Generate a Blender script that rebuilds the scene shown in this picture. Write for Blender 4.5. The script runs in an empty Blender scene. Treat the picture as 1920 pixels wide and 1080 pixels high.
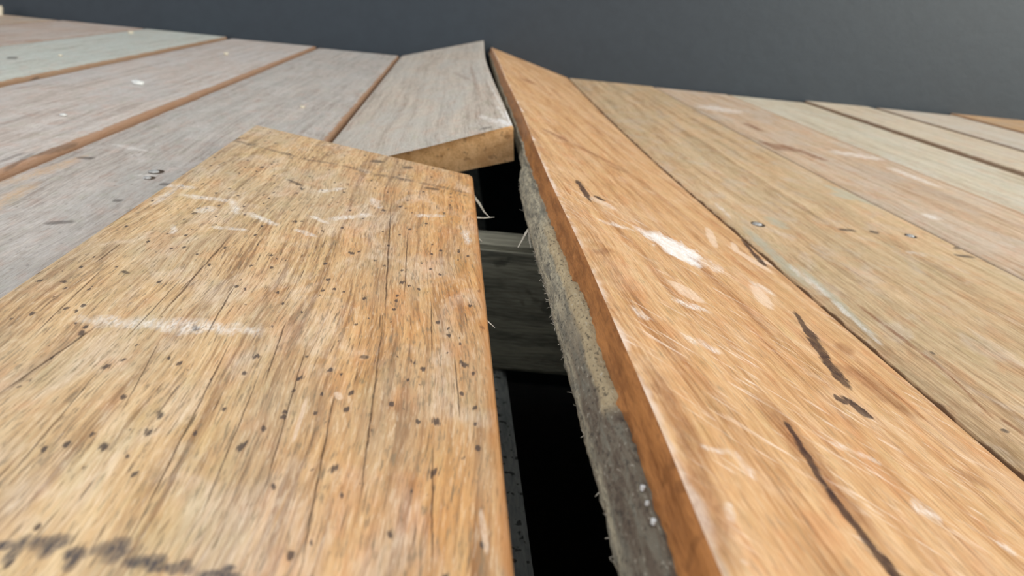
import bpy, bmesh, math, random
from mathutils import Matrix, Vector, noise

# ------------------------------------------------------------------ camera
scene = bpy.context.scene
COL = scene.collection
R_COLS = [(0.9931, -0.0707, 0.0932), (0.0621, -0.3566, -0.9322), (0.0991, 0.9316, -0.3497)]
cam_data = bpy.data.cameras.new('camera')
cam = bpy.data.objects.new('camera', cam_data)
COL.objects.link(cam)
xr, yd, zf = [Vector(c).normalized() for c in R_COLS]
cam.matrix_world = Matrix(((xr.x, -yd.x, -zf.x, 0), (xr.y, -yd.y, -zf.y, 0), (xr.z, -yd.z, -zf.z, 0.11), (0, 0, 0, 1)))
cam_data.sensor_width = 36.0
cam_data.lens = 1450.0 / 1920.0 * 36.0
cam_data.clip_start = 0.01
cam_data.dof.use_dof = True
cam_data.dof.focus_distance = 0.255
cam_data.dof.aperture_fstop = 21.0
scene.camera = cam

# ------------------------------------------------------------------ light
world = bpy.data.worlds.new('overcast_sky')
scene.world = world
world.use_nodes = True
bg = world.node_tree.nodes['Background']
bg.inputs['Color'].default_value = (0.95, 0.97, 1.0, 1)
bg.inputs['Strength'].default_value = 1.15

def area_light(name, loc, target, size, power, color):
    d = bpy.data.lights.new(name, 'AREA')
    d.shape = 'RECTANGLE'; d.size, d.size_y = size
    d.energy = power; d.color = color
    o = bpy.data.objects.new(name, d); COL.objects.link(o)
    o.location = loc
    o.rotation_euler = (Vector(target) - Vector(loc)).to_track_quat('-Z', 'Y').to_euler()
    return o
# added area light with no visible source, brightens the wall towards the right
area_light('added_side_light', (2.5, -1.5, 1.25), (0.7, 1.2, 0.0), (2.4, 2.2), 75.0, (1.0, 0.99, 0.84))

scene.cycles.max_bounces = 4
scene.cycles.diffuse_bounces = 3
scene.cycles.glossy_bounces = 2

vs = scene.view_settings
vs.view_transform = 'Standard'; vs.look = 'None'; vs.gamma = 1.0
vs.use_curve_mapping = False
vs.exposure = 0.38
scene.display_settings.display_device = 'sRGB'

# ------------------------------------------------------------------ node helpers
def lin(c):
    def f(v):
        v /= 255.0
        return v / 12.92 if v <= 0.04045 else ((v + 0.055) / 1.055) ** 2.4
    return (f(c[0]), f(c[1]), f(c[2]), 1.0)

class NT:
    def __init__(self, tree): self.t = tree; self.n = tree.nodes; self.l = tree.links
    def link(self, a, b): self.l.new(a, b)
    def put(self, sock, v):
        if isinstance(v, bpy.types.NodeSocket): self.l.new(v, sock)
        elif v is not None: sock.default_value = v
    def math(self, op, a, b=None, c=None, clamp=False):
        n = self.n.new('ShaderNodeMath'); n.operation = op; n.use_clamp = clamp
        self.put(n.inputs[0], a)
        if b is not None: self.put(n.inputs[1], b)
        if c is not None: self.put(n.inputs[2], c)
        return n.outputs[0]
    def vmath(self, op, a, b=None):
        n = self.n.new('ShaderNodeVectorMath'); n.operation = op
        self.put(n.inputs[0], a)
        if b is not None: self.put(n.inputs[1], b)
        return n.outputs[0]
    def noise(self, vec, scale=1.0, detail=3.0, rough=0.55, dist=0.0):
        n = self.n.new('ShaderNodeTexNoise'); n.noise_dimensions = '3D'
        self.put(n.inputs['Vector'], vec)
        n.inputs['Scale'].default_value = scale; n.inputs['Detail'].default_value = detail
        n.inputs['Roughness'].default_value = rough; n.inputs['Distortion'].default_value = dist
        return n.outputs['Fac']
    def voronoi(self, vec, feature='F1', rnd=1.0):
        n = self.n.new('ShaderNodeTexVoronoi'); n.voronoi_dimensions = '2D'; n.feature = feature
        self.put(n.inputs['Vector'], vec); n.inputs['Scale'].default_value = 1.0
        n.inputs['Randomness'].default_value = rnd
        return n
    def smooth(self, v, lo, hi, a=0.0, b=1.0):
        n = self.n.new('ShaderNodeMapRange'); n.interpolation_type = 'SMOOTHSTEP'
        self.put(n.inputs[0], v)
        self.put(n.inputs[1], lo); self.put(n.inputs[2], hi)
        self.put(n.inputs[3], a); self.put(n.inputs[4], b)
        return n.outputs[0]
    def mix(self, f, a, b, mode='MIX'):
        n = self.n.new('ShaderNodeMix'); n.data_type = 'RGBA'; n.blend_type = mode
        self.put(n.inputs[0], f); self.put(n.inputs[6], a); self.put(n.inputs[7], b)
        return n.outputs[2]
    def combine(self, x, y, z=0.0):
        n = self.n.new('ShaderNodeCombineXYZ')
        for s, v in zip(n.inputs, (x, y, z)): self.put(s, v)
        return n.outputs[0]
    def sep(self, v):
        n = self.n.new('ShaderNodeSeparateXYZ'); self.put(n.inputs[0], v); return n.outputs
    def scaled(self, uv, su, sv, seed=0.0):
        return self.vmath('ADD', self.vmath('MULTIPLY', uv, (su, sv, 0.0)), (seed * 7.31, seed * 3.17, seed * 1.93))

# soft-edged stroke lying on a board; V = (across, along, wander), A and B hold direction over half length / half width
def make_stroke_group():
    g = bpy.data.node_groups.new('stroke', 'ShaderNodeTree')
    itf = g.interface
    for nm in ('V', 'A', 'B'): itf.new_socket(nm, in_out='INPUT', socket_type='NodeSocketVector')
    for nm in ('A0', 'B0', 'Edge', 'Strength', 'Prev'):
        itf.new_socket(nm, in_out='INPUT', socket_type='NodeSocketFloat')
    itf.new_socket('Mask', in_out='OUTPUT', socket_type='NodeSocketFloat')
    t = NT(g)
    i = g.nodes.new('NodeGroupInput').outputs; o = g.nodes.new('NodeGroupOutput')
    def dot(a, b):
        n = g.nodes.new('ShaderNodeVectorMath'); n.operation = 'DOT_PRODUCT'
        t.put(n.inputs[0], a); t.put(n.inputs[1], b); return n.outputs['Value']
    ma = g.nodes.new('ShaderNodeVectorMath'); ma.operation = 'MULTIPLY_ADD'
    t.put(ma.inputs[0], i['Prev']); ma.inputs[1].default_value = (1e-9, 1e-9, 1e-9); t.put(ma.inputs[2], i['V'])
    v = ma.outputs[0]
    p = t.math('ADD', dot(v, i['A']), i['A0']); q = t.math('ADD', dot(v, i['B']), i['B0'])
    p2 = t.math('MULTIPLY', p, p)
    r = t.math('MULTIPLY_ADD', q, q, t.math('MULTIPLY', p2, p2))
    m = t.math('MULTIPLY', t.math('SUBTRACT', 1.0, r), i['Edge'], clamp=True)
    t.link(t.math('MAXIMUM', t.math('MULTIPLY', m, i['Strength']), i['Prev']), o.inputs['Mask'])
    return g
STROKE = make_stroke_group()

# kind: colour, wobble, softness, how far the grain breaks it up
KINDS = {
    'crack': ((58, 36, 22), 2.6, 0.9, 0.25),
    'line': ((66, 58, 56), 1.6, 0.8, 0.75),
    'black': ((62, 54, 50), 1.0, 0.8, 0.25),
    'stain': ((58, 58, 66), 1.6, 0.95, 0.35),
    'white': ((236, 230, 224), 2.2, 1.0, 0.8),
    'paint': ((238, 237, 236), 1.8, 0.8, 0.42),
    'pale': ((226, 200, 176), 0.7, 0.6, 0.45),
    'gum': ((40, 20, 22), 2.2, 0.6, 0.18),
    'brown': ((118, 68, 36), 1.6, 1.0, 0.4),
    'greygreen': ((172, 174, 158), 1.4, 0.95, 0.4),
    'tan': ((204, 168, 128), 1.8, 1.0, 0.7),
}
MARKS = {
    'loose': [
        ('crack', 0.85, 0.07302, 0.15365, 3.08845, 0.04168, 0.00029),
        ('crack', 0.85, 0.08362, 0.14781, 3.09832, 0.03034, 0.00023),
        ('crack', 0.85, 0.09259, 0.1577, 3.08969, 0.03749, 0.00023),
        ('crack', 0.85, 0.10338, 0.13495, 3.09265, 0.03006, 0.00026),
        ('crack', 0.85, 0.11104, 0.16813, 3.10875, 0.04454, 0.00031),
        ('crack', 0.85, 0.1061, 0.27679, 3.08252, 0.06421, 0.00038),
        ('crack', 0.85, 0.12627, 0.12548, 3.12365, 0.01938, 0.00025),
        ('crack', 0.85, 0.13125, 0.17473, 3.10414, 0.017, 0.00027),
        ('crack', 0.85, 0.04636, 0.15027, 3.10252, 0.02225, 0.00027),
        ('crack', 0.85, 0.05546, 0.17325, 3.01992, 0.01877, 0.0002),
        ('crack', 0.85, 0.03234, 0.17886, -3.00808, 0.02121, 0.0004),
        ('crack', 0.85, 0.01472, 0.25569, 3.13369, 0.01023, 0.00039),
        ('crack', 0.85, 0.0205, 0.21628, 3.07468, 0.02791, 0.00029),
        ('crack', 0.85, 0.04774, 0.243, 3.12854, 0.03937, 0.00041),
        ('crack', 0.85, 0.06282, 0.21247, 3.08828, 0.01986, 0.00033),
        ('crack', 0.85, 0.08355, 0.18926, 3.07994, 0.01942, 0.00028),
        ('crack', 0.85, 0.1132, 0.26884, 3.10156, 0.03828, 0.00028),
        ('crack', 0.85, 0.12389, 0.20904, 3.10993, 0.02295, 0.00023),
        ('crack', 0.85, 0.04463, 0.21325, 3.13596, 0.02414, 0.00028),
        ('line', 0.75, 0.01028, 0.4556, 2.18705, 0.01615, 0.00265),
        ('line', 0.75, 0.03434, 0.43768, 2.23888, 0.01386, 0.00243),
        ('line', 0.75, 0.05729, 0.42231, 1.90767, 0.01226, 0.00241),
        ('line', 0.75, 0.07808, 0.41098, 2.23911, 0.01175, 0.00236),
        ('line', 0.75, 0.09941, 0.3973, 1.97733, 0.01305, 0.00327),
        ('line', 0.75, 0.12477, 0.38385, 2.12599, 0.01574, 0.00246),
        ('black', 0.8, 0.08766, 0.43391, 2.01638, 0.00376, 0.00435),
        ('black', 0.8, 0.10539, 0.42417, 1.95914, 0.0029, 0.00438),
        ('black', 0.8, 0.11985, 0.37982, 1.81138, 0.00412, 0.00272),
        ('black', 0.8, 0.02644, 0.23848, 2.24815, 0.00194, 0.00112),
        ('black', 0.8, 0.10675, 0.18717, 1.9497, 0.00133, 0.00145),
        ('black', 0.8, 0.05418, 0.37161, 2.45358, 0.00739, 0.0017),
        ('black', 0.8, 0.00247, 0.46652, 2.19936, 0.00277, 0.00487),
        ('black', 0.8, -0.00187, 0.5206, 2.07252, 0.00467, 0.00607),
        ('stain', 0.92, 0.05831, 0.10938, 0.03916, 0.00395, 0.00138),
        ('stain', 0.92, 0.06295, 0.11021, 0.05196, 0.00334, 0.00159),
        ('stain', 0.92, 0.06847, 0.10718, -0.03379, 0.00319, 0.00134),
        ('stain', 0.92, 0.07402, 0.1097, 0.02972, 0.00366, 0.0017),
        ('stain', 0.92, 0.08126, 0.10668, 0.22291, 0.00231, 0.00138),
        ('stain', 0.92, 0.08531, 0.10601, 0.47219, 0.00232, 0.00141),
        ('stain', 0.92, 0.09273, 0.10533, 0.44852, 0.00192, 0.00123),
        ('stain', 0.92, 0.05527, 0.10961, 1.22389, 0.00374, 0.0016),
        ('stain', 0.92, 0.06258, 0.11099, 1.3952, 0.0036, 0.0024),
        ('stain', 0.92, 0.06313, 0.11162, 1.24493, 0.00196, 0.00206),
        ('stain', 0.92, 0.06795, 0.10837, 1.18711, 0.00193, 0.00227),
        ('stain', 0.92, 0.07297, 0.10956, 1.62341, 0.0035, 0.0023),
        ('stain', 0.92, 0.07939, 0.10722, 1.44405, 0.00369, 0.00197),
        ('stain', 0.92, 0.08449, 0.10582, 1.71033, 0.00358, 0.00155),
        ('stain', 0.92, 0.09207, 0.10453, 1.61515, 0.00387, 0.00158),
        ('white', 0.7, 0.05295, 0.20058, 1.60078, 0.02533, 0.00519),
        ('white', 0.7, 0.06736, 0.20047, 1.64371, 0.01024, 0.00413),
        ('white', 0.7, 0.0074, 0.33469, -0.00564, 0.01876, 0.00239),
        ('white', 0.7, 0.00651, 0.34857, 1.77752, 0.00882, 0.00425),
        ('white', 0.7, 0.02376, 0.33259, 1.77884, 0.01208, 0.00355),
        ('white', 0.7, 0.03815, 0.32328, 2.79216, 0.01257, 0.00204),
        ('white', 0.7, 0.05308, 0.30731, 2.33475, 0.01162, 0.00274),
        ('white', 0.7, 0.02883, 0.31523, 0.46499, 0.00541, 0.00395),
        ('white', 0.7, 0.0872, 0.31931, 0.93296, 0.01079, 0.00389),
        ('white', 0.7, 0.07267, 0.36233, 0.78891, 0.00765, 0.0033),
        ('white', 0.7, 0.0948, 0.34465, 2.86063, 0.01005, 0.0024),
        ('white', 0.7, 0.11986, 0.32997, 1.25436, 0.0073, 0.00289),
        ('white', 0.7, 0.13564, 0.3019, 3.08093, 0.01089, 0.00183),
        ('white', 0.7, 0.02548, 0.28623, 2.8297, 0.0068, 0.00147),
        ('white', 0.7, 0.0444, 0.29178, 1.6768, 0.00719, 0.00295),
        ('white', 0.7, 0.07333, 0.29239, 2.29238, 0.00636, 0.0021),
        ('white', 0.7, 0.07541, 0.31176, 2.46258, 0.00637, 0.00174),
        ('pale', 0.7, 0.13594, 0.11762, 3.09372, 0.00644, 0.0007),
        ('pale', 0.7, 0.09604, 0.15452, 3.1158, 0.00985, 0.0006),
        ('pale', 0.7, 0.10293, 0.16574, 2.7643, 0.00203, 0.00109),
    ],
    'ridge': [
        ('gum', 0.95, 0.09729, 0.26432, -2.89302, 0.0202, 0.00193),
        ('gum', 0.95, 0.09157, 0.24109, -2.87966, 0.0233, 0.00345),
        ('gum', 0.95, 0.08656, 0.21906, -2.9633, 0.0146, 0.00339),
        ('gum', 0.95, 0.07406, 0.19055, 2.02563, 0.00229, 0.0026),
        ('gum', 0.95, 0.07873, 0.18923, 3.0263, 0.00579, 0.00331),
        ('gum', 0.95, 0.04021, 0.15119, -3.09493, 0.006, 0.00113),
        ('gum', 0.95, 0.03878, 0.13793, -3.04011, 0.0099, 0.00162),
        ('gum', 0.95, 0.03857, 0.11737, 3.10225, 0.01362, 0.00188),
        ('gum', 0.95, 0.03953, 0.10553, 3.13197, 0.00611, 0.00162),
        ('gum', 0.95, 0.01939, 0.35462, 3.13549, 0.02128, 0.0021),
        ('gum', 0.95, 0.02704, 0.35144, 2.22401, 0.00278, 0.00447),
        ('gum', 0.95, 0.12822, 0.40229, -2.94454, 0.01706, 0.00226),
        ('gum', 0.95, 0.12421, 0.3772, -2.98548, 0.01633, 0.00309),
        ('gum', 0.95, 0.14365, 0.92221, 1.06466, 0.01376, 0.02285),
        ('gum', 0.95, 0.14437, 0.85201, -3.0551, 0.05103, 0.00679),
        ('brown', 0.75, 0.03418, 0.90166, 1.96466, 0.00869, 0.02705),
        ('brown', 0.75, 0.02336, 0.51599, 1.79597, 0.0118, 0.00968),
        ('brown', 0.6, 0.03992, 0.13426, -3.13187, 0.02026, 0.00519),
        ('brown', 0.6, 0.0051, 0.11204, -3.05304, 0.02257, 0.00411),
        ('brown', 0.6, 0.00644, 0.14014, 3.13019, 0.0175, 0.00372),
        ('brown', 0.6, 0.10282, 0.21286, 2.91921, 0.01269, 0.00858),
        ('brown', 0.6, 0.10148, 0.22126, 2.65894, 0.01067, 0.01203),
        ('brown', 0.6, 0.11055, 0.25471, 2.26168, 0.00377, 0.01102),
        ('brown', 0.6, 0.05437, 0.50437, 2.00253, 0.02148, 0.0109),
        ('brown', 0.6, 0.06523, 0.4878, 0.96386, 0.01058, 0.00683),
        ('brown', 0.6, 0.02766, 0.51543, 1.1075, 0.00522, 0.01034),
        ('brown', 0.6, 0.03966, 0.1485, 3.1241, 0.02112, 0.00524),
        ('brown', 0.6, 0.10175, 0.16718, 1.6096, 0.00439, 0.00459),
        ('brown', 0.6, 0.00991, 0.25096, 0.54302, 0.00905, 0.00245),
        ('paint', 0.95, 0.05466, 0.31308, 2.09753, 0.01278, 0.01826),
        ('paint', 0.95, 0.05458, 0.29766, 1.97757, 0.00914, 0.00878),
        ('white', 0.6, 0.06979, 0.30631, 1.9534, 0.0075, 0.01216),
        ('white', 0.6, 0.04074, 0.31702, 1.61192, 0.00455, 0.00655),
        ('white', 0.6, 0.027, 0.34244, 1.46136, 0.00709, 0.0057),
        ('white', 0.6, 0.02672, 0.30584, 1.03028, 0.01094, 0.00341),
        ('white', 0.6, 0.09544, 0.30322, 1.40614, 0.00592, 0.00779),
        ('white', 0.6, 0.01311, 0.12854, 1.16352, 0.00405, 0.00131),
        ('white', 0.6, 0.01789, 0.12616, 2.86248, 0.00498, 0.00193),
        ('white', 0.6, 0.05865, 0.15391, 1.67262, 0.00705, 0.00238),
        ('white', 0.6, 0.06651, 0.1351, 2.10598, 0.0036, 0.0036),
        ('white', 0.6, 0.08491, 0.13104, 2.03277, 0.00213, 0.00281),
        ('white', 0.6, 0.01196, 0.19698, 1.36671, 0.0023, 0.00487),
        ('white', 0.6, -0.00016, 0.17854, -3.11199, 0.00864, 0.00142),
        ('white', 0.6, -0.00132, 0.13308, -3.12268, 0.0037, 0.00097),
        ('white', 0.6, 0.0083, 0.10659, -2.8946, 0.00339, 0.00117),
        ('white', 0.6, 0.00638, 0.0932, -3.09607, 0.00061, 0.00091),
        ('white', 0.6, 0.02959, 0.19146, 1.70128, 0.00666, 0.00329),
        ('white', 0.6, 0.03704, 0.2267, 1.2418, 0.00831, 0.00285),
        ('pale', 0.8, 0.09699, 0.37967, -2.87953, 0.02728, 0.00318),
        ('pale', 0.8, 0.11088, 0.37859, -2.84052, 0.0152, 0.00273),
        ('pale', 0.8, 0.11437, 0.36293, 1.10181, 0.0061, 0.01638),
        ('pale', 0.8, 0.13326, 0.37554, 2.98663, 0.00446, 0.01403),
        ('pale', 0.8, 0.08705, 0.28479, -2.89587, 0.01608, 0.00476),
        ('pale', 0.8, 0.03938, 0.24241, 2.98066, 0.00774, 0.00645),
    ],
    'olive': [
        ('white', 0.6, 0.00902, 0.48773, -3.0548, 0.02211, 0.00215),
        ('white', 0.6, 0.00919, 0.35472, -3.1399, 0.02513, 0.0034),
        ('white', 0.6, 0.008, 0.3075, -3.08999, 0.02212, 0.00201),
        ('white', 0.6, 0.00643, 0.28254, -3.13283, 0.00665, 0.00119),
        ('white', 0.6, -0.03727, 0.15545, 2.13069, 0.00185, 0.0011),
        ('white', 0.6, 0.1048, 0.41824, 2.33773, 0.00595, 0.00537),
        ('greygreen', 0.75, 0.00718, 0.39685, -3.09331, 0.05392, 0.00437),
        ('greygreen', 0.75, 0.01031, 0.32878, -3.07055, 0.04775, 0.00329),
        ('greygreen', 0.75, 0.13901, 0.57302, 3.00954, 0.03325, 0.00689),
        ('greygreen', 0.75, 0.13028, 0.56465, 2.89923, 0.01207, 0.00757),
        ('greygreen', 0.75, 0.0379, 0.46723, -3.1401, 0.01547, 0.00618),
        ('brown', 0.75, 0.01936, 0.312, 3.13975, 0.01248, 0.00183),
        ('brown', 0.75, 0.01991, 0.28703, 3.13362, 0.01549, 0.00193),
        ('brown', 0.75, 0.01999, 0.26433, 3.12434, 0.01071, 0.00122),
        ('brown', 0.75, 0.01771, 0.23783, -2.98691, 0.02066, 0.00092),
        ('brown', 0.75, 0.0186, 0.21439, 3.01558, 0.00514, 0.00187),
        ('black', 0.85, 0.0828, 0.4615, 1.51792, 0.00631, 0.00398),
        ('black', 0.85, 0.10107, 0.46114, 2.13996, 0.00321, 0.00473),
        ('black', 0.85, 0.1442, 0.43815, 2.39083, 0.00245, 0.00601),
        ('black', 0.85, 0.02532, 0.27244, 1.70638, 0.00097, 0.00205),
        ('black', 0.85, 0.13637, 0.4198, 1.6768, 0.00643, 0.00374),
        ('black', 0.85, 0.01345, 0.21116, 2.7756, 0.00139, 0.00187),
    ],
    'pink': [
        ('brown', 0.85, 0.01429, 0.78931, 3.00994, 0.02882, 0.00924),
        ('brown', 0.85, 0.02737, 0.78409, 2.77071, 0.02324, 0.0169),
        ('brown', 0.85, 0.0383, 0.7538, 3.05905, 0.03475, 0.00761),
        ('brown', 0.85, -0.00274, 0.74309, -3.11902, 0.0234, 0.00486),
        ('brown', 0.85, 0.03908, 0.92645, 3.13335, 0.03592, 0.00811),
        ('white', 0.85, 0.04512, 1.08675, 2.26586, 0.03395, 0.03621),
        ('white', 0.85, 0.09856, 0.77434, 2.14729, 0.02884, 0.01813),
        ('white', 0.85, 0.1048, 0.67602, 3.0978, 0.0415, 0.00746),
        ('white', 0.85, 0.02982, 0.51799, -2.98749, 0.00903, 0.00723),
    ],
    'grey': [
        ('black', 0.7, 0.01663, 0.46479, 1.48668, 0.00504, 0.00483),
        ('black', 0.7, 0.06739, 0.38001, 1.51476, 0.0022, 0.00333),
        ('black', 0.7, 0.07725, 0.41742, 1.60001, 0.00347, 0.00386),
        ('black', 0.7, 0.05859, 0.33941, 0.98612, 0.00617, 0.00327),
        ('tan', 0.7, 0.02173, 0.36712, -0.08041, 0.03844, 0.00543),
        ('tan', 0.7, 0.01026, 0.42378, 0.12197, 0.03426, 0.00622),
        ('tan', 0.7, 0.01148, 0.44384, 0.08045, 0.02946, 0.00341),
        ('white', 0.5, 0.02865, 0.50069, 2.02191, 0.01632, 0.00348),
        ('white', 0.5, 0.06165, 0.4326, 1.23854, 0.00533, 0.00501),
    ],
    'tilt': [
        ('white', 0.75, 0.11825, 0.52966, 2.92495, 0.04021, 0.00377),
        ('white', 0.75, 0.12607, 0.55199, 3.0938, 0.05541, 0.00168),
        ('white', 0.75, 0.12602, 0.67648, 3.12677, 0.10368, 0.00117),
        ('paint', 0.8, 0.12493, 0.51581, 2.9953, 0.02059, 0.00231),
        ('paint', 0.8, 0.12876, 0.53499, 3.13879, 0.03639, 0.00113),
        ('brown', 0.4, 0.11201, 0.81393, 3.13043, 0.17775, 0.00237),
        ('brown', 0.4, 0.09821, 0.86961, 3.00001, 0.05869, 0.00378),
        ('black', 0.6, 0.09401, 0.47223, 1.22782, 0.03515, 0.00257),
        ('black', 0.6, 0.112, 0.5072, 1.73205, 0.00444, 0.0051),
    ],
    'l2': [
        ('black', 0.5, 0.14163, 0.43948, -0.14244, 0.02406, 0.00193),
        ('black', 0.5, 0.13373, 0.44654, -0.02561, 0.01476, 0.00191),
        ('black', 0.5, 0.14381, 0.4751, 0.06954, 0.02582, 0.00308),
        ('white', 0.4, 0.09941, 0.5474, -0.03623, 0.03883, 0.00587),
    ],
    'l3': [
        ('black', 0.65, 0.06409, 0.87445, 1.17234, 0.00519, 0.01737),
        ('black', 0.65, 0.14341, 0.76225, 1.42896, 0.0033, 0.0109),
    ],
}

def wood(name, light, mid, dark, seed=0.0, grain=(170, 5), skew=0.0, weather=(150, 150, 146), weather_amt=0.3,
         haze=(206, 200, 196), haze_amt=0.25, pore_amt=0.35, speck_amt=0.0, scratch_amt=0.0, fleck_amt=0.4, tint_amt=0.35, patchy=False, edge_w=0.0045, width=0.14,
         edge=(134, 98, 64), edge_amt=0.7, edge_l=True, edge_r=True, marks=(), rough=0.62, warm=None, bump=0.35, spec=0.35):
    m = bpy.data.materials.new(name); m.use_nodes = True
    t = NT(m.node_tree)
    bsdf = t.n['Principled BSDF']
    uvn = t.n.new('ShaderNodeUVMap'); uvn.uv_map = 'board'
    uv = uvn.outputs[0]
    sx = t.sep(uv)
    # grain lines wander slowly and may run at a slant to the board
    wander = t.math('SUBTRACT', t.noise(t.scaled(uv, 9, 6, seed), 1.0, 2.0), 0.5)
    u2 = t.math('ADD', sx[0], t.math('MULTIPLY', wander, 0.016))
    u2 = t.math('ADD', u2, t.math('MULTIPLY', sx[1], skew))
    guv = t.combine(u2, sx[1], 0.0)
    g1 = t.noise(t.scaled(guv, grain[0], grain[1], seed + 1), 1.0, 3.0, 0.6, 0.3)
    g2 = t.noise(t.scaled(guv, 1000, 34, seed + 2), 1.0, 3.0, 0.6)
    g3 = t.noise(t.scaled(guv, 2600, 160, seed + 3), 1.0, 2.0, 0.6)
    blotch = t.noise(t.scaled(uv, 26, 9, seed + 4), 1.0, 3.0, 0.6)
    v = t.math('ADD', t.math('MULTIPLY', g1, 0.55), t.math('MULTIPLY', g2, 0.45))
    col = t.mix(t.smooth(v, 0.36, 0.52), lin(dark), lin(mid))
    col = t.mix(t.smooth(v, 0.48, 0.66), col, lin(light))
    if warm:
        col = t.mix(t.smooth(sx[0], warm[0], warm[1], 0.0, warm[3]), col, lin(warm[2]), 'MULTIPLY')
    # silvered patches and dusty haze
    wm = t.math('MULTIPLY', t.smooth(blotch, 0.42, 0.62), t.smooth(g2, 0.3, 0.62, 0.45, 1.0))
    col = t.mix(t.math('MULTIPLY', wm, weather_amt), col, lin(weather))
    hz = t.noise(t.scaled(uv, 55, 26, seed + 5), 1.0, 3.0, 0.65, 0.6)
    hz = t.math('MULTIPLY', t.smooth(hz, 0.48, 0.68), t.smooth(g3, 0.3, 0.7, 0.4, 1.0))
    col = t.mix(t.math('MULTIPLY', hz, haze_amt), col, lin(haze))
    # open pores: short dark dashes along the grain
    po = t.noise(t.scaled(guv, 1300, 60, seed + 6), 1.0, 2.0, 0.5)
    po = t.math('MULTIPLY', t.smooth(po, 0.60, 0.72), t.smooth(blotch, 0.35, 0.6, 1.0, 0.5))
    col = t.mix(t.math('MULTIPLY', po, pore_amt), col, lin((74, 56, 44)))
    col = t.mix(t.smooth(g3, 0.25, 0.75, 0.22, 0.0), col, lin((96, 66, 42)))
    fl = t.noise(t.scaled(guv, 1500, 150, seed + 12), 1.0, 3.0, 0.65)
    col = t.mix(t.math('MULTIPLY', t.smooth(fl, 0.53, 0.68), fleck_amt), col, lin((126, 110, 88)))
    col = t.mix(t.math('MULTIPLY', t.smooth(fl, 0.46, 0.32), fleck_amt * 0.4), col, lin((240, 220, 192)))
    tint = t.noise(t.scaled(uv, 110, 48, seed + 13), 1.0, 3.0, 0.6)
    col = t.mix(t.smooth(tint, 0.52, 0.68, 0.0, tint_amt), col, lin((255, 226, 214)), 'MULTIPLY')
    col = t.mix(t.smooth(tint, 0.46, 0.32, 0.0, tint_amt), col, lin((232, 240, 226)), 'MULTIPLY')
    if scratch_amt:
        r1 = t.vmath('MULTIPLY', uv, (1, 1, 0))
        ss = t.sep(r1)
        a = t.math('ADD', t.math('MULTIPLY', ss[0], 0.80), t.math('MULTIPLY', ss[1], -0.60))
        b = t.math('ADD', t.math('MULTIPLY', ss[0], 0.60), t.math('MULTIPLY', ss[1], 0.80))
        sc = t.noise(t.scaled(t.combine(a, b), 70, 620, seed + 9), 1.0, 3.0, 0.6, 0.4)
        sc = t.math('MULTIPLY', t.smooth(sc, 0.56, 0.70), t.smooth(t.noise(t.scaled(uv, 22, 14, seed + 10), 1.0, 2.0), 0.42, 0.6))
        col = t.mix(t.math('MULTIPLY', sc, scratch_amt), col, lin((240, 220, 202)))
    if speck_amt:
        for (su, sv, thr, gate, sd) in ((150, 85, 0.11, 0.86, 0.0), (300, 150, 0.14, 0.78, 4.0)):
            wv = t.vmath('ADD', t.scaled(uv, su, sv, seed + sd), t.combine(t.math('MULTIPLY', g3, 0.45), t.math('MULTIPLY', g2, 0.6)))
            vo = t.voronoi(wv)
            rnd = t.sep(vo.outputs['Color'])[0]
            rad = t.math('MULTIPLY', t.smooth(rnd, gate, 1.0, 0.0, 1.0), thr * 1.5)
            sp = t.smooth(t.math('SUBTRACT', vo.outputs['Distance'], rad), 0.03, -0.06)
            sp = t.math('MULTIPLY', sp, t.math('GREATER_THAN', rnd, gate))
            col = t.mix(t.math('MULTIPLY', sp, speck_amt), col, lin((66, 56, 54)))
    # worn, oil-brown arrises
    e = t.noise(t.scaled(uv, 40, 60, seed + 7), 1.0, 2.0, 0.6)
    e = t.math('MULTIPLY', t.math('SUBTRACT', e, 0.5), 0.006)
    if edge_l:
        f = t.smooth(t.math('ADD', sx[0], e), edge_w, edge_w * 0.33, 0.0, edge_amt)
        if patchy: f = t.math('MULTIPLY', f, t.smooth(t.noise(t.scaled(uv, 30, 42, seed + 8), 1.0, 3.0, 0.6), 0.42, 0.58, 0.12, 1.0))
        col = t.mix(f, col, lin(edge))
    if edge_r:
        f = t.smooth(t.math('ADD', sx[0], e), width - 0.0025, width + 0.0005, 0.0, edge_amt)
        col = t.mix(f, col, lin(edge))
    if marks:
        wan = t.math('SUBTRACT', t.noise(t.vmath('MULTIPLY', uv, (260, 110, 0)), 1.0, 3.0), 0.5)
        gr = t.math('MULTIPLY', t.smooth(t.noise(t.vmath('MULTIPLY', uv, (1500, 420, 0)), 1.0, 3.0, 0.6), 0.36, 0.60),
                    t.smooth(t.noise(t.vmath('MULTIPLY', uv, (230, 90, 0)), 1.0, 4.0, 0.65), 0.34, 0.58))
        vec3 = t.combine(sx[0], sx[1], wan)
        order = ('greygreen', 'tan', 'brown', 'pale', 'white', 'paint', 'stain', 'line', 'black', 'gum', 'crack')
        for kind in order:
            kc, wob, soft, brk = KINDS[kind]
            total = None
            for (k_, strength, cx, cy, ang_, la, lb) in marks:
                if k_ != kind: continue
                n = t.n.new('ShaderNodeGroup'); n.node_tree = STROKE
                la *= 1.08; c_, s_ = math.cos(ang_), math.sin(ang_)
                t.put(n.inputs['V'], vec3)
                n.inputs['A'].default_value = (s_ / la, c_ / la, 0)
                n.inputs['B'].default_value = (c_ / lb, -s_ / lb, wob)
                n.inputs['A0'].default_value = -(cx * s_ + cy * c_) / la
                n.inputs['B0'].default_value = -(cx * c_ - cy * s_) / lb
                n.inputs['Edge'].default_value = 1.0 / soft
                n.inputs['Strength'].default_value = strength
                if total is not None: t.put(n.inputs['Prev'], total)
                total = n.outputs[0]
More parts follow.
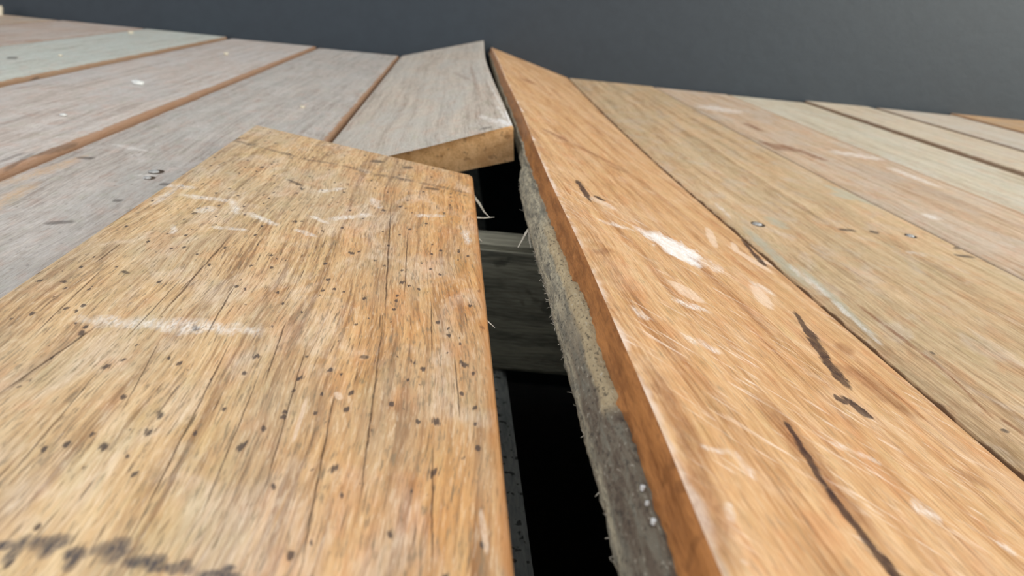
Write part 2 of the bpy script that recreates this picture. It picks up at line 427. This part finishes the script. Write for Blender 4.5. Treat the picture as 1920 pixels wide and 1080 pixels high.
            if total is not None:
                brk_f = t.math('MULTIPLY_ADD', gr, brk, 1.0 - brk)
                col = t.mix(t.math('MULTIPLY', total, brk_f), col, lin(kc))
    t.link(col, bsdf.inputs['Base Color'])
    bsdf.inputs['Specular IOR Level'].default_value = spec
    t.link(t.smooth(v, 0.3, 0.7, rough + 0.1, rough - 0.06), bsdf.inputs['Roughness'])
    h = t.math('ADD', t.math('MULTIPLY', g2, 0.6), t.math('MULTIPLY', g3, 0.4))
    bp = t.n.new('ShaderNodeBump'); bp.inputs['Strength'].default_value = bump; bp.inputs['Distance'].default_value = 0.0006
    t.link(h, bp.inputs['Height']); t.link(bp.outputs[0], bsdf.inputs['Normal'])
    return m

def plain(name, c1, c2, scale=80.0, rough=0.8, bump=0.3, stretch=(1, 1, 1), specks=None, dist=0.002, spec=0.3):
    m = bpy.data.materials.new(name); m.use_nodes = True
    t = NT(m.node_tree); bsdf = t.n['Principled BSDF']
    tc = t.n.new('ShaderNodeTexCoord')
    p = t.vmath('MULTIPLY', tc.outputs['Object'], stretch)
    n1 = t.noise(p, scale, 6.0, 0.65)
    n2 = t.noise(p, scale * 7.0, 3.0, 0.6)
    f = t.math('ADD', t.math('MULTIPLY', n1, 0.65), t.math('MULTIPLY', n2, 0.35))
    col = t.mix(t.smooth(f, 0.36, 0.64), lin(c1), lin(c2))
    if specks:
        s = t.noise(tc.outputs['Object'], specks[1], 2.0, 0.5)
        col = t.mix(t.math('MULTIPLY', t.smooth(s, 0.60, 0.68), specks[2]), col, lin(specks[0]))
    t.link(col, bsdf.inputs['Base Color'])
    bsdf.inputs['Roughness'].default_value = rough
    bsdf.inputs['Specular IOR Level'].default_value = spec
    bp = t.n.new('ShaderNodeBump'); bp.inputs['Strength'].default_value = bump; bp.inputs['Distance'].default_value = dist
    t.link(f, bp.inputs['Height']); t.link(bp.outputs[0], bsdf.inputs['Normal'])
    return m

# ------------------------------------------------------------------ object helpers
def tag(o, label=None, cat=None, group=None, kind=None):
    for k, v in (('label', label), ('category', cat), ('group', group), ('kind', kind)):
        if v: o[k] = v
    return o
def empty(name, loc=(0, 0, 0)):
    o = bpy.data.objects.new(name, None); COL.objects.link(o); o.location = loc; o.empty_display_size = 0.05
    return o
def link_mesh(name, me, mats, parent=None):
    o = bpy.data.objects.new(name, me); COL.objects.link(o)
    for m in (mats if isinstance(mats, (list, tuple)) else [mats]): me.materials.append(m)
    if parent: o.parent = parent
    return o

def table(pts):
    """smooth curve through (y, value) points"""
    pts = sorted(pts)
    def f(y):
        if y <= pts[0][0]: return pts[0][1]
        if y >= pts[-1][0]: return pts[-1][1]
        for i in range(len(pts) - 1):
            if pts[i][0] <= y <= pts[i + 1][0]:
                a, b = pts[i], pts[i + 1]
                pa = pts[i - 1] if i else a; pb = pts[i + 2] if i + 2 < len(pts) else b
                h = b[0] - a[0]; s = (y - a[0]) / h
                ma = (b[1] - pa[1]) / (b[0] - pa[0]) * h; mb = (pb[1] - a[1]) / (pb[0] - a[0]) * h
                return ((2*s**3 - 3*s*s + 1) * a[1] + (s**3 - 2*s*s + s) * ma + (-2*s**3 + 3*s*s) * b[1] + (s**3 - s*s) * mb)
    return f
K = lambda v: (lambda y: v)
THICK = 0.0215

def profile(r=0.0018, thick=THICK, tongue=True, groove=True, cuts=6):
    """(a, b, n): across = a*width + b, n below the face; clockwise from the top left"""
    p = [(0, 0, -r), (0, .3*r, -.3*r), (0, r, 0)]
    p += [(k / cuts, 0, 0) for k in range(1, cuts)]
    p += [(1, -r, 0), (1, -.3*r, -.3*r), (1, 0, -r)]
    if tongue: p += [(1, 0, -.0075), (1, .0028, -.008), (1, .0028, -.0135), (1, 0, -.014)]
    p += [(1, 0, -thick)]
    nb = len(p)
    p += [(0, 0, -thick)]
    if groove: p += [(0, 0, -.0148), (0, .005, -.0145), (0, .005, -.0070), (0, 0, -.0067)]
    return p, nb

def sweep(name, mats, xl, zl, xr, zr, y0, y1, prof=None, stations=24, origin=(0, 0, 0), slots=None, deform=None, end_slot=0, parent=None, crook=0.0):
    """a board: its top edges follow (xl,zl) and (xr,zr) along y; y0/y1 are end lines as functions of x"""
    pr, nb = prof or profile()
    me = bpy.data.meshes.new(name)
    bm = bmesh.new(); uvl = bm.loops.layers.uv.new('board')
    ox, oy, oz = origin
    n = len(pr); rows = []
    W0 = math.hypot(xr(0.5) - xl(0.5), zr(0.5) - zl(0.5))
    cum = [0.0]
    pos0 = [(a * W0 + b, d) for a, b, d in pr]
    for i in range(n): cum.append(cum[-1] + math.hypot(pos0[(i + 1) % n][0] - pos0[i][0], pos0[(i + 1) % n][1] - pos0[i][1]))
    total = cum[-1]
    ys = []
    for j in range(stations + 1):
        tt = j / stations; row = []; yr = []
        for i, (a, b, d) in enumerate(pr):
            xa = xl(0.5) * (1 - a) + xr(0.5) * a + b
            A, B = y0(xa), y1(xa); y = A + (B - A) * tt
            X0, Z0, X1, Z1 = xl(y), zl(y), xr(y), zr(y)
            W = math.hypot(X1 - X0, Z1 - Z0); ex, ez = (X1 - X0) / W, (Z1 - Z0) / W
            s = a * W + b; dn = d
            if deform: s, dn = deform(i, s, dn, y)
            row.append(bm.verts.new((X0 + ex * s - ez * dn - ox, y - oy, Z0 + ez * s + ex * dn - oz))); yr.append(y)
        rows.append(row); ys.append(yr)
    for j in range(stations):
        for i in range(n):
            k = (i + 1) % n
            f = bm.faces.new((rows[j][i], rows[j + 1][i], rows[j + 1][k], rows[j][k]))
            sh = -total if i >= nb else 0.0
            for lp, uu, vv in zip(f.loops, (cum[i], cum[i], cum[i + 1], cum[i + 1]), (ys[j][i], ys[j + 1][i], ys[j + 1][k], ys[j][k])):
                lp[uvl].uv = (uu + sh, vv)
            f.smooth = True
            if slots: f.material_index = slots(i)
    for row, yr in ((rows[0], ys[0]), (rows[-1], ys[-1])):
        f = bm.faces.new(row)
        for lp, (s, d), y in zip(f.loops, pos0, yr): lp[uvl].uv = (s, y + d)
        f.material_index = end_slot
    bmesh.ops.recalc_face_normals(bm, faces=bm.faces)
    bm.to_mesh(me); bm.free()
    me.set_sharp_from_angle(angle=math.radians(40))
    o = link_mesh(name, me, mats, parent)
    if parent is None: o.location = origin
    else: o.location = Vector(origin) - parent.location
    return o

def box(name, mat, lo, hi, parent=None, bevel=0.0, rot=None):
    c = [(lo[i] + hi[i]) / 2 for i in range(3)]
    me = bpy.data.meshes.new(name); bm = bmesh.new()
    bmesh.ops.create_cube(bm, size=1.0)
    for v in bm.verts: v.co = Vector([v.co[i] * (hi[i] - lo[i]) for i in range(3)])
    if bevel: bmesh.ops.bevel(bm, geom=list(bm.edges), offset=bevel, segments=2, affect='EDGES')
    bm.to_mesh(me); bm.free()
    o = link_mesh(name, me, mat, parent); o.location = c
    if rot: o.rotation_euler = rot
    return o

# ------------------------------------------------------------------ setting
WALL_Y = lambda x: 1.378 - 0.105 * x          # the wall stands slightly askew to the boards
m_wall = plain('slate_grey_paint', (26, 36, 45), (31, 41, 50), 60.0, 0.45, 0.25, dist=0.002, spec=0.5)
ang = math.atan(-0.105)
wall = box('wall_back', m_wall, (-4.0, 1.378, -0.6), (4.0, 1.528, 2.6))
wall.rotation_euler = (0, 0, ang)
wall.location = Vector((0, 1.378, 1.0)) + Matrix.Rotation(ang, 3, 'Z') @ Vector((0, 0.075, 0))
tag(wall, 'dark slate grey painted wall rising behind the deck', 'wall', kind='structure')

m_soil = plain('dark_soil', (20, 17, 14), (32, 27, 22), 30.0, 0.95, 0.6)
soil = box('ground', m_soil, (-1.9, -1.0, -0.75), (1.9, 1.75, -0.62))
tag(soil, 'dark bare soil in the hollow under the deck', 'ground', kind='structure')

# added skirting, out of view, keeps light out of the hollow under the deck
m_skirt = plain('added_skirting', (70, 60, 50), (96, 84, 70), 20.0, 0.8)
for i, (lo, hi) in enumerate((((-1.26, -0.73, -0.64), (1.37, -0.705, -0.035)), ((-1.29, -0.73, -0.64), (-1.265, 1.49, -0.035)), ((1.375, -0.73, -0.64), (1.40, 1.22, -0.035)))):
    tag(box('light_block_trim_%d' % (i + 1), m_skirt, lo, hi), 'added skirting board, out of view, blocking light from one side under the deck', 'skirting', kind='structure')

floor = empty('floor')
tag(floor, 'weathered hardwood deck of tongue and groove boards, lifted along one joint', 'deck', kind='structure')

near_end = lambda x: -0.70
def far_end(gap): return lambda x: WALL_Y(x) - gap
# --- flat boards on the left (x of the left and right top edges, height)
LEFT = [
    ('l6', -1.245, -1.106, 0.003), ('l6', -1.100, -0.962, 0.002), ('l5', -0.956, -0.810, 0.003),
    ('l5', -0.804, -0.664, 0.003), ('l4', -0.659, -0.520, 0.003),
    ('l3', -0.516, -0.378, 0.003), ('l2', -0.371, -0.2265, 0.0012), ('grey', -0.2225, -0.085, 0.0),
]
WOODS = {}
WOODS['l6'] = wood('timber_left_edge', (196, 178, 160), (178, 156, 138), (150, 128, 112), 11, weather_amt=0.4, width=0.14)
WOODS['l5'] = wood('timber_dusty_brown', (206, 186, 160), (184, 162, 142), (152, 132, 116), 12, weather_amt=0.5, width=0.14)
WOODS['l4'] = wood('timber_pinkish_grey', (196, 178, 166), (180, 162, 150), (152, 132, 122), 13, weather=(186, 182, 178), weather_amt=0.5, width=0.14, edge=(158, 122, 100))
WOODS['l3'] = wood('timber_silver_green', (198, 200, 191), (188, 191, 183), (162, 163, 155), 14, weather=(190, 198, 193), weather_amt=0.6, width=0.138, edge=(154, 104, 56), marks=MARKS['l3'])
WOODS['l2'] = wood('timber_rosy_grey', (205, 195, 188), (189, 178, 170), (162, 150, 142), 15, weather=(190, 189, 188), weather_amt=0.55, haze_amt=0.5, width=0.1425, edge=(154, 104, 56), marks=MARKS['l2'])
WOODS['grey'] = wood('timber_weathered_grey', (198, 189, 180), (181, 173, 166), (152, 143, 136), 16, weather=(176, 175, 171), weather_amt=0.65, haze_amt=0.5, width=0.1365, edge=(154, 104, 56), speck_amt=0.3, marks=MARKS['grey'])
rng = random.Random(4)
for key, a, b, z in LEFT:
    tilt = rng.uniform(-.0004, .0004)
    sweep('deck_board', WOODS[key], K(a), K(z + tilt), K(b), K(z - tilt), near_end, far_end(0.004 + rng.uniform(0, .004)), stations=6, origin=(a, 0, z), parent=floor)

# --- flat boards on the right; they drift a little outwards towards the wall
drift = table([(-0.7, 0.0), (0.5, 0.0), (0.75, 0.004), (1.05, 0.014), (1.36, 0.027)])
def dx(x): return lambda y: x + drift(y)
RIGHT = [
    ('olive', 0.1793, 0.3244, -0.0090, -0.0092, 0.004), ('pink', 0.3252, 0.4490, -0.0092, -0.0094, 0.012),
    ('r3', 0.4505, 0.5800, -0.0096, -0.0100, 0.016), ('r4', 0.5850, 0.6940, -0.0072, -0.0070, 0.004),
    ('r5', 0.6985, 0.8300, -0.0058, -0.0058, 0.022), ('r6', 0.8340, 0.9600, -0.0040, -0.0040, 0.004),
    ('r5', 0.9640, 1.0950, -0.0040, -0.0040, 0.006), ('r4', 1.0990, 1.2300, -0.0040, -0.0040, 0.006), ('r6', 1.2340, 1.3650, -0.0040, -0.0040, 0.006),
]
WOODS['olive'] = wood('timber_olive_tan', (222, 192, 154), (202, 168, 128), (158, 126, 90), 21, grain=(120, 4), weather=(184, 168, 136), weather_amt=0.45, haze_amt=0.3, width=0.146, edge=(96, 68, 48), edge_amt=0.85, edge_w=0.0016, marks=MARKS['olive'])
WOODS['pink'] = wood('timber_rosy_tan', (222, 196, 168), (206, 176, 146), (170, 138, 108), 22, weather=(200, 188, 174), weather_amt=0.5, width=0.1238, edge=(150, 132, 108), edge_amt=0.4, marks=MARKS['pink'])
WOODS['r3'] = wood('timber_pale_green', (224, 212, 188), (212, 198, 174), (180, 164, 138), 23, weather=(214, 211, 196), weather_amt=0.5, width=0.1295, edge=(196, 150, 112), edge_amt=0.6)
WOODS['r4'] = wood('timber_pale_tan', (228, 212, 188), (216, 198, 172), (184, 162, 136), 24, weather=(214, 206, 190), weather_amt=0.5, width=0.109, edge=(112, 80, 52), edge_amt=0.7)
WOODS['r5'] = wood('timber_dusty_pale', (226, 212, 192), (214, 198, 178), (182, 164, 142), 25, weather=(212, 207, 198), weather_amt=0.5, width=0.13, edge=(120, 92, 64), edge_amt=0.7)
WOODS['r6'] = wood('timber_honey', (224, 188, 146), (204, 164, 120), (170, 128, 86), 26, weather_amt=0.3, width=0.13, edge=(150, 104, 62))
for key, a, b, z0, z1, gap in RIGHT:
    sweep('deck_board', WOODS[key], dx(a), K(z0), dx(b), K(z1), near_end, far_end(gap), stations=40, origin=(a, 0, z0), parent=floor)

# ------------------------------------------------------------------ lifted boards
m_end = plain('sawn_end_grain', (206, 156, 104), (240, 194, 142), 160.0, 0.8, 0.3, specks=((120, 84, 54), 220.0, 0.45))

# half length behind the joint: its free edge kicked up against the ridge
w_tilt = wood('timber_kicked_up', (212, 200, 184), (195, 183, 169), (166, 153, 140), 31, weather=(190, 190, 184), weather_amt=0.55, haze=(216, 206, 194), haze_amt=0.35, width=0.129, edge=(196, 184, 172), edge_amt=0.5, edge_l=False, marks=MARKS['tilt'])
b_xr = table([(0.44, 0.0433), (0.50, 0.0433), (0.585, 0.0436), (0.84, 0.0442), (1.05, 0.0462), (1.37, 0.0560)])
b_zr = table([(0.44, 0.034), (0.84, 0.034), (1.10, 0.0355), (1.37, 0.0385)])
def b_near(x):
    return 0.490 - 0.45 * (x + 0.081) if x < -0.035 else 0.4693 + (x + 0.035) * 0.38
k_prof, k_nb = profile(r=0.0014, thick=0.0225, tongue=False, groove=False, cuts=12)
k_prof[k_nb - 1] = (1, -.0034, -.0225)          # undercut lower edge
sweep_args = dict(prof=(k_prof, k_nb), stations=30)
kicked = sweep('kicked_up_board', [w_tilt, m_end], K(-0.081), K(0.0), b_xr, b_zr, b_near, far_end(0.004), origin=(-0.02, 0.9, 0.0), end_slot=1, **sweep_args)
tag(kicked, 'grey-tan deck board with sawn front end, right edge kicked up beside the ridge', 'board')

# long board right of the joint: left edge raised into a ridge, torn tongue showing
r_xl = table([(-0.7, 0.040), (0.0, 0.0432), (0.09, 0.0444), (0.13, 0.0456), (0.17, 0.0464), (0.25, 0.0479), (0.34, 0.0487), (0.44, 0.0508), (0.556, 0.0540), (0.65, 0.0553), (0.80, 0.0572), (0.99, 0.0612), (1.20, 0.0650), (1.37, 0.0694)])
r_zl = table([(-0.7, 0.030), (0.0, 0.034), (0.99, 0.034), (1.2, 0.0325), (1.37, 0.0286)])
w_ridge = wood('timber_orange', (222, 182, 136), (203, 155, 107), (158, 108, 64), 41, grain=(120, 5), skew=0.10, weather=(206, 166, 122), weather_amt=0.35, haze=(226, 196, 166), haze_amt=0.38,
               pore_amt=0.3, scratch_amt=0.6, patchy=True, edge_w=0.0034, fleck_amt=0.45, width=0.137, edge=(226, 206, 190), edge_amt=0.75, edge_r=False, marks=MARKS['ridge'], rough=0.62, spec=0.3)
m_flank = plain('oiled_flank', (134, 84, 44), (184, 124, 70), 40.0, 0.42, 0.25, stretch=(8, 1, 8), specks=((96, 56, 26), 160.0, 0.4), spec=0.5)

def torn_material():
    m = bpy.data.materials.new('torn_grey_tongue'); m.use_nodes = True
    t = NT(m.node_tree); bsdf = t.n['Principled BSDF']
    tc = t.n.new('ShaderNodeTexCoord'); p = tc.outputs['Object']
    uvn = t.n.new('ShaderNodeUVMap'); uvn.uv_map = 'board'
    uv = t.sep(uvn.outputs[0])
    f1 = t.noise(t.vmath('MULTIPLY', p, (500, 60, 500)), 1.0, 5.0, 0.7)
    f2 = t.noise(t.vmath('MULTIPLY', p, (1100, 500, 1100)), 1.0, 4.0, 0.65)
    f3 = t.noise(t.vmath('MULTIPLY', p, (60, 28, 60)), 1.0, 3.0, 0.6)
    col = t.mix(t.smooth(f1, 0.36, 0.64), lin((120, 116, 102)), lin((184, 174, 148)))
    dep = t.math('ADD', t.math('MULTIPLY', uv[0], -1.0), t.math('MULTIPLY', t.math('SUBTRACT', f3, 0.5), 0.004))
    # tan sliver under the flank, muddy middle band towards the near end, pale outer lip
    tan = t.math('MULTIPLY', t.smooth(dep, 0.0130, 0.0118), t.math('MULTIPLY', t.smooth(uv[1], 0.148, 0.156), t.smooth(uv[1], 0.32, 0.28)))
    col = t.mix(t.math('MULTIPLY', tan, 0.6), col, lin((184, 160, 118)))
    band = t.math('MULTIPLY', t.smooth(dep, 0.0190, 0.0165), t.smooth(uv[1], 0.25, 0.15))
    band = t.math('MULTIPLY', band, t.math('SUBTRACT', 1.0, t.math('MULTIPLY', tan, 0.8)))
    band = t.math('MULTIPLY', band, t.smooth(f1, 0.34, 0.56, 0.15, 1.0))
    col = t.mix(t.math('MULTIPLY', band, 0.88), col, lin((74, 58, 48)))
    col = t.mix(t.math('MULTIPLY', t.smooth(f2, 0.54, 0.66), 0.75), col, lin((52, 46, 40)))
    col = t.mix(t.math('MULTIPLY', t.smooth(f2, 0.40, 0.30), 0.6), col, lin((196, 190, 172)))
    t.link(col, bsdf.inputs['Base Color']); bsdf.inputs['Roughness'].default_value = 0.9
    bp = t.n.new('ShaderNodeBump'); bp.inputs['Strength'].default_value = 0.8; bp.inputs['Distance'].default_value = 0.001
    t.link(f2, bp.inputs['Height']); t.link(bp.outputs[0], bsdf.inputs['Normal'])
    return m
m_torn = torn_material()
rr = 0.0016
rp = [(0, 0.0, -rr), (0, .3*rr, -.3*rr), (0, rr, 0)] + [(k / 12, 0, 0) for k in range(1, 12)] + [(1, -.001, 0), (1, 0, -.001), (1, 0, -.0225)]
rnb = len(rp)
rp += [(0, -.0004, -.0228), (0, -.0020, -.0216), (0, -.0027, -.0196), (0, -.0029, -.0174), (0, -.0028, -.0152), (0, -.0024, -.0130), (0, -.0018, -.0112), (0, -.0010, -.0100), (0, .0006, -.0096), (0, .0005, -.0060), (0, .0002, -.0030)]
lower_back = table([(0.0, 0.0), (0.36, 0.0), (0.43, 0.0024), (0.475, 0.0062), (1.4, 0.0070)])
def r_deform(i, s, d, y):
    k = i - rnb
    if 0 <= k <= 8:
        q = Vector((y * 90.0, k * 3.1, 2.0)); q2 = Vector((y * 420.0, k * 2.3, 7.0))
        s += 0.0007 * noise.noise(q) + 0.0006 * noise.noise(q2)
        d += 0.0006 * noise.noise(q2 + Vector((0, 0, 5)))
        if k <= 6: s += lower_back(y)
        if k in (6, 7, 8):                            # ragged upper rim of the torn tongue
            d += 0.0016 * noise.noise(Vector((y * 26.0, 0.0, 3.0))) + 0.0003 * noise.noise(Vector((y * 190.0, 1.0, 3.0)))
            if 0.155 < y < 0.235: d += 0.0012 * min(1.0, (y - 0.155) / 0.004)
    elif k == 9: pass
    return s, d
def r_slot(i):
    if i < rnb: return 0 if i >= 1 else 1
    return 2 if i - rnb < 8 else 1
ridge = sweep('ridge_board', [w_ridge, m_flank, m_torn], r_xl, r_zl, dx(0.1768), K(-0.0088), near_end, far_end(0.004), prof=(rp, rnb), stations=900, origin=(0.11, 0.4, 0.0), slots=r_slot, deform=r_deform, end_slot=2)
tag(ridge, 'long orange-brown deck board tilted into a ridge, torn grey tongue along its left edge', 'board')

# loose sawn length lying on top of the grey board
w_loose = wood('timber_worn_honey', (226, 196, 154), (206, 170, 126), (152, 118, 84), 51, grain=(230, 7), weather=(180, 166, 142), weather_amt=0.5, haze=(228, 212, 194), haze_amt=0.42,
               pore_amt=0.8, speck_amt=0.85, fleck_amt=0.7, width=0.140, edge=(190, 128, 72), edge_amt=0.6, edge_l=False, marks=MARKS['loose'], warm=(0.06, 0.14, (255, 222, 178), 0.8), bump=0.6)
l_far = lambda x: 0.4156 + 0.73 * (0.017 - x)
loose = sweep('loose_board', [w_loose, m_end], K(-0.123), K(0.0176), K(0.0170), K(0.0176), near_end, l_far, prof=profile(r=0.0022, thick=0.0172, tongue=False, groove=False, cuts=8), stations=60, origin=(-0.05, 0.0, 0.0), end_slot=1)
tag(loose, 'honey-coloured loose deck board with black specks and slanted sawn end, in front', 'board')

# ------------------------------------------------------------------ frame under the deck
m_joist = plain('damp_grey_joist', (112, 112, 100), (176, 174, 154), 12.0, 0.85, 0.6, stretch=(1, 12, 12), specks=((28, 28, 26), 60.0, 0.5))
m_bearer = plain('damp_dark_bearer', (118, 124, 122), (156, 160, 154), 16.0, 0.85, 0.5, stretch=(6, 1, 6), specks=((24, 24, 24), 220.0, 0.8))
joist = box('joist', m_joist, (-1.20, 0.446, -0.1155), (1.30, 0.481, -0.0318), bevel=0.003, rot=(0, 0, -0.08))
tag(joist, 'grey damp timber joist crossing under the open gap', 'joist')
bearer = box('bearer', m_bearer, (-0.045, -0.60, -0.196), (0.0496, 1.30, -0.1160), bevel=0.003)
tag(bearer, 'dark timber bearer running lengthwise below the joist in the gap', 'bearer')

# ------------------------------------------------------------------ splinters and frayed fibres
m_fibre = plain('pale_wood_fibre', (160, 152, 136), (206, 198, 182), 200.0, 0.8, 0.1)
def fibre_into(bm, pts, w):
    rings = []
    for i, p in enumerate(pts):
        p = Vector(p); d = (Vector(pts[min(i + 1, len(pts) - 1)]) - Vector(pts[max(i - 1, 0)])).normalized()
        a = d.cross(Vector((0.3, 0.2, 1))).normalized(); b = d.cross(a)
        ww = w * (1.0 - 0.75 * i / (len(pts) - 1))
        rings.append([bm.verts.new(p + a * ww * math.cos(q) + b * ww * 0.6 * math.sin(q)) for q in (0, 2.09, 4.19)])
    for r0, r1 in zip(rings, rings[1:]):
        for k in range(3): bm.faces.new((r0[k], r0[(k + 1) % 3], r1[(k + 1) % 3], r1[k]))
    bm.faces.new(rings[0]); bm.faces.new(rings[-1])
def fibre_obj(name, chains, parent, kind=None):
    me = bpy.data.meshes.new(name); bm = bmesh.new()
    for pts, w in chains: fibre_into(bm, [Vector(p) - parent.location for p in pts], w)
    bmesh.ops.recalc_face_normals(bm, faces=bm.faces)
    bm.to_mesh(me); bm.free()
    o = link_mesh(name, me, m_fibre, parent)
    if kind: o['kind'] = kind
    return o
SPLINTERS_LOOSE = [
    ([(0.0165, 0.396, 0.012), (0.0200, 0.386, 0.010), (0.0222, 0.374, 0.009), (0.0248, 0.368, 0.008)], 0.0012),
    ([(0.0165, 0.359, 0.010), (0.0215, 0.363, 0.009), (0.0268, 0.366, 0.009)], 0.0010),
    ([(0.0165, 0.318, 0.013), (0.0185, 0.312, 0.013)], 0.0006),
    ([(0.0165, 0.226, 0.014), (0.0195, 0.222, 0.013)], 0.0005),
]
for pts, w in SPLINTERS_LOOSE: fibre_obj('splinter', [(pts, w)], loose)
SPLINTERS_RIDGE = [
    ([(0.0420, 0.336, 0.0145), (0.0395, 0.332, 0.0125), (0.0372, 0.326, 0.0105), (0.0350, 0.321, 0.0085)], 0.0010),
    ([(0.0405, 0.340, 0.0175), (0.0412, 0.332, 0.0170), (0.0425, 0.323, 0.0168)], 0.0009),
    ([(0.0410, 0.333, 0.0130), (0.0402, 0.326, 0.0110), (0.0405, 0.320, 0.0090)], 0.0008),
]
for pts, w in SPLINTERS_RIDGE: fibre_obj('splinter', [(pts, w)], ridge)
rng = random.Random(9)
chains = []
for k in range(130):
    y = rng.uniform(0.11, 0.42)
    if rng.random() < 0.6: y = rng.uniform(0.20, 0.32)
    X0, Z0, X1, Z1 = r_xl(y), r_zl(y), dx(0.1768)(y), -0.0088
    W = math.hypot(X1 - X0, Z1 - Z0); ex, ez = (X1 - X0) / W, (Z1 - Z0) / W
    d = -rng.uniform(0.0195, 0.0218); s = -0.0022 + (lower_back(y) if y > .36 else 0)
    p0 = Vector((X0 + ex * s - ez * d, y, Z0 + ez * s + ex * d))
    L = rng.uniform(0.0006, 0.0018)
    p1 = p0 + Vector((-L * .6, rng.uniform(-L, L) * .7, rng.uniform(-.4, .5) * L))
    p2 = p1 + Vector((rng.uniform(-.8, .2) * L * .6, rng.uniform(-L, L), rng.uniform(-.6, .6) * L))
    chains.append(([p0, p1, p2], rng.uniform(0.00010, 0.00022)))
fibre_obj('frayed_fibres', chains, ridge, 'stuff')

# ------------------------------------------------------------------ nails and bits lying about
m_nail = plain('dull_nail_steel', (120, 118, 114), (196, 196, 196), 500.0, 0.4, 0.2, spec=0.6)
m_hole = plain('dark_nail_hollow', (46, 38, 32), (84, 68, 54), 600.0, 0.9, 0.3)
m_paint = plain('white_paint_flake', (196, 198, 196), (224, 225, 224), 300.0, 0.5, 0.1)
m_crumb = plain('pale_wood_crumb', (188, 178, 158), (212, 204, 188), 300.0, 0.8, 0.2)

def disc_mesh(name, r, h, seg=14, dome=0.3, squash=1.0):
    me = bpy.data.meshes.new(name); bm = bmesh.new()
    lo = [bm.verts.new((r * math.cos(6.2832 * k / seg), r * squash * math.sin(6.2832 * k / seg), 0)) for k in range(seg)]
    hi = [bm.verts.new((v.co.x * .86, v.co.y * .86, h)) for v in lo]
    top = bm.verts.new((0, 0, h * (1 + dome)))
    for k in range(seg):
        q = (k + 1) % seg
        bm.faces.new((lo[k], lo[q], hi[q], hi[k])); bm.faces.new((hi[k], hi[q], top))
    bm.faces.new(lo[::-1]); bm.to_mesh(me); bm.free(); return me
NAILS = [((0.1995, 0.459, -0.0090), 0.0032, 'olive'), ((0.3015, 0.458, -0.0091), 0.0026, 'olive'), ((-0.1607, 0.443, 0.0), 0.0030, 'grey'), ((-0.1590, 0.428, 0.0), 0.0022, 'grey')]
for (x, y, z), r, _ in NAILS:
    hl = link_mesh('nail_hollow', disc_mesh('nail_hollow', r * 1.35, 0.0002, 16, 0.0, 1.4), m_hole, floor); hl.location = (x + .001, y, z)  # flat dark disc set slightly off-centre around the nail head
    nl = link_mesh('nail_head', disc_mesh('nail_head', r, 0.0008), m_nail, floor); nl.location = (x, y - .001, z)

def flake(name, loc, size, mat, rot, label, cat, seed, group=None):
    r = random.Random(seed); me = bpy.data.meshes.new(name); bm = bmesh.new()
    seg = 9
    lo = []; hi = []
    for k in range(seg):
        a = 6.2832 * k / seg; q = r.uniform(.75, 1.1)
        lo.append(bm.verts.new((size[0] * .85 * q * math.cos(a), size[1] * .85 * q * math.sin(a), 0)))
        hi.append(bm.verts.new((size[0] * q * math.cos(a), size[1] * q * math.sin(a), size[2] * r.uniform(.8, 1.2))))
    for k in range(seg): bm.faces.new((lo[k], lo[(k + 1) % seg], hi[(k + 1) % seg], hi[k]))
    bm.faces.new(hi); bm.faces.new(lo[::-1]); bm.to_mesh(me); bm.free()
    o = link_mesh(name, me, mat); o.location = loc; o.rotation_euler = (0, 0, rot)
    return tag(o, label, cat, group)
flake('paint_flake', (-0.2878, 0.768, 0.0019), (0.0066, 0.0032, 0.0030), m_paint, -0.35, 'largest white paint flake, long and narrow, on the rosy grey boards at left', 'paint flake', 1, 'white flakes on the left boards')
flake('paint_flake', (-0.2712, 0.581, 0.0019), (0.0024, 0.0030, 0.0010), m_paint, 0.3, 'small round white paint flake nearest the front on the left boards', 'paint flake', 2, 'white flakes on the left boards')
flake('wood_crumb', (-0.3008, 1.118, 0.0019), (0.0034, 0.0050, 0.0032), m_crumb, 0.2, 'pale crumb near the wall beyond the long white paint flake', 'crumb', 3, 'pale crumbs on the left boards')
flake('wood_crumb', (-0.4286, 0.927, 0.0032), (0.0026, 0.0042, 0.0014), m_crumb, 0.2, 'pale crumb in the middle of the silver-green board at far left', 'crumb', 4, 'pale crumbs on the left boards')
flake('wood_crumb', (-0.4925, 1.300, 0.0032), (0.0045, 0.0060, 0.0034), m_crumb, 0.6, 'pale crumb on the silver-green board close against the wall', 'crumb', 5, 'pale crumbs on the left boards')
flake('wood_crumb', (-0.1287, 0.720, 0.0002), (0.0024, 0.0034, 0.0016), m_crumb, 0.1, 'tiny pale crumb on the grey board beyond the loose board', 'crumb', 6, 'pale crumbs on the left boards')
flake('wood_crumb', (-0.7540, 1.425, 0.0034), (0.012, 0.010, 0.014), m_crumb, 0.4, 'cream lump against the wall at the far left corner', 'crumb', 7)
BEADS = [(0, 0.1210, 0.0005), (1, 0.1110, 0.00055), (2, 0.1165, 0.0004)]
for k, (_, y, r) in enumerate(BEADS):
    X0, Z0 = r_xl(y), r_zl(y)
    o = flake('grit_bead', (X0 - 0.0040, y, Z0 - 0.0088), (r, r, r * 1.6), m_paint, 0.0,
              ['white grit bead on the torn tongue, middle of three', 'white grit bead on the torn tongue, nearest of three', 'smallest white grit bead on the torn tongue'][k], 'grit', 20 + k, 'grit beads on the torn tongue')
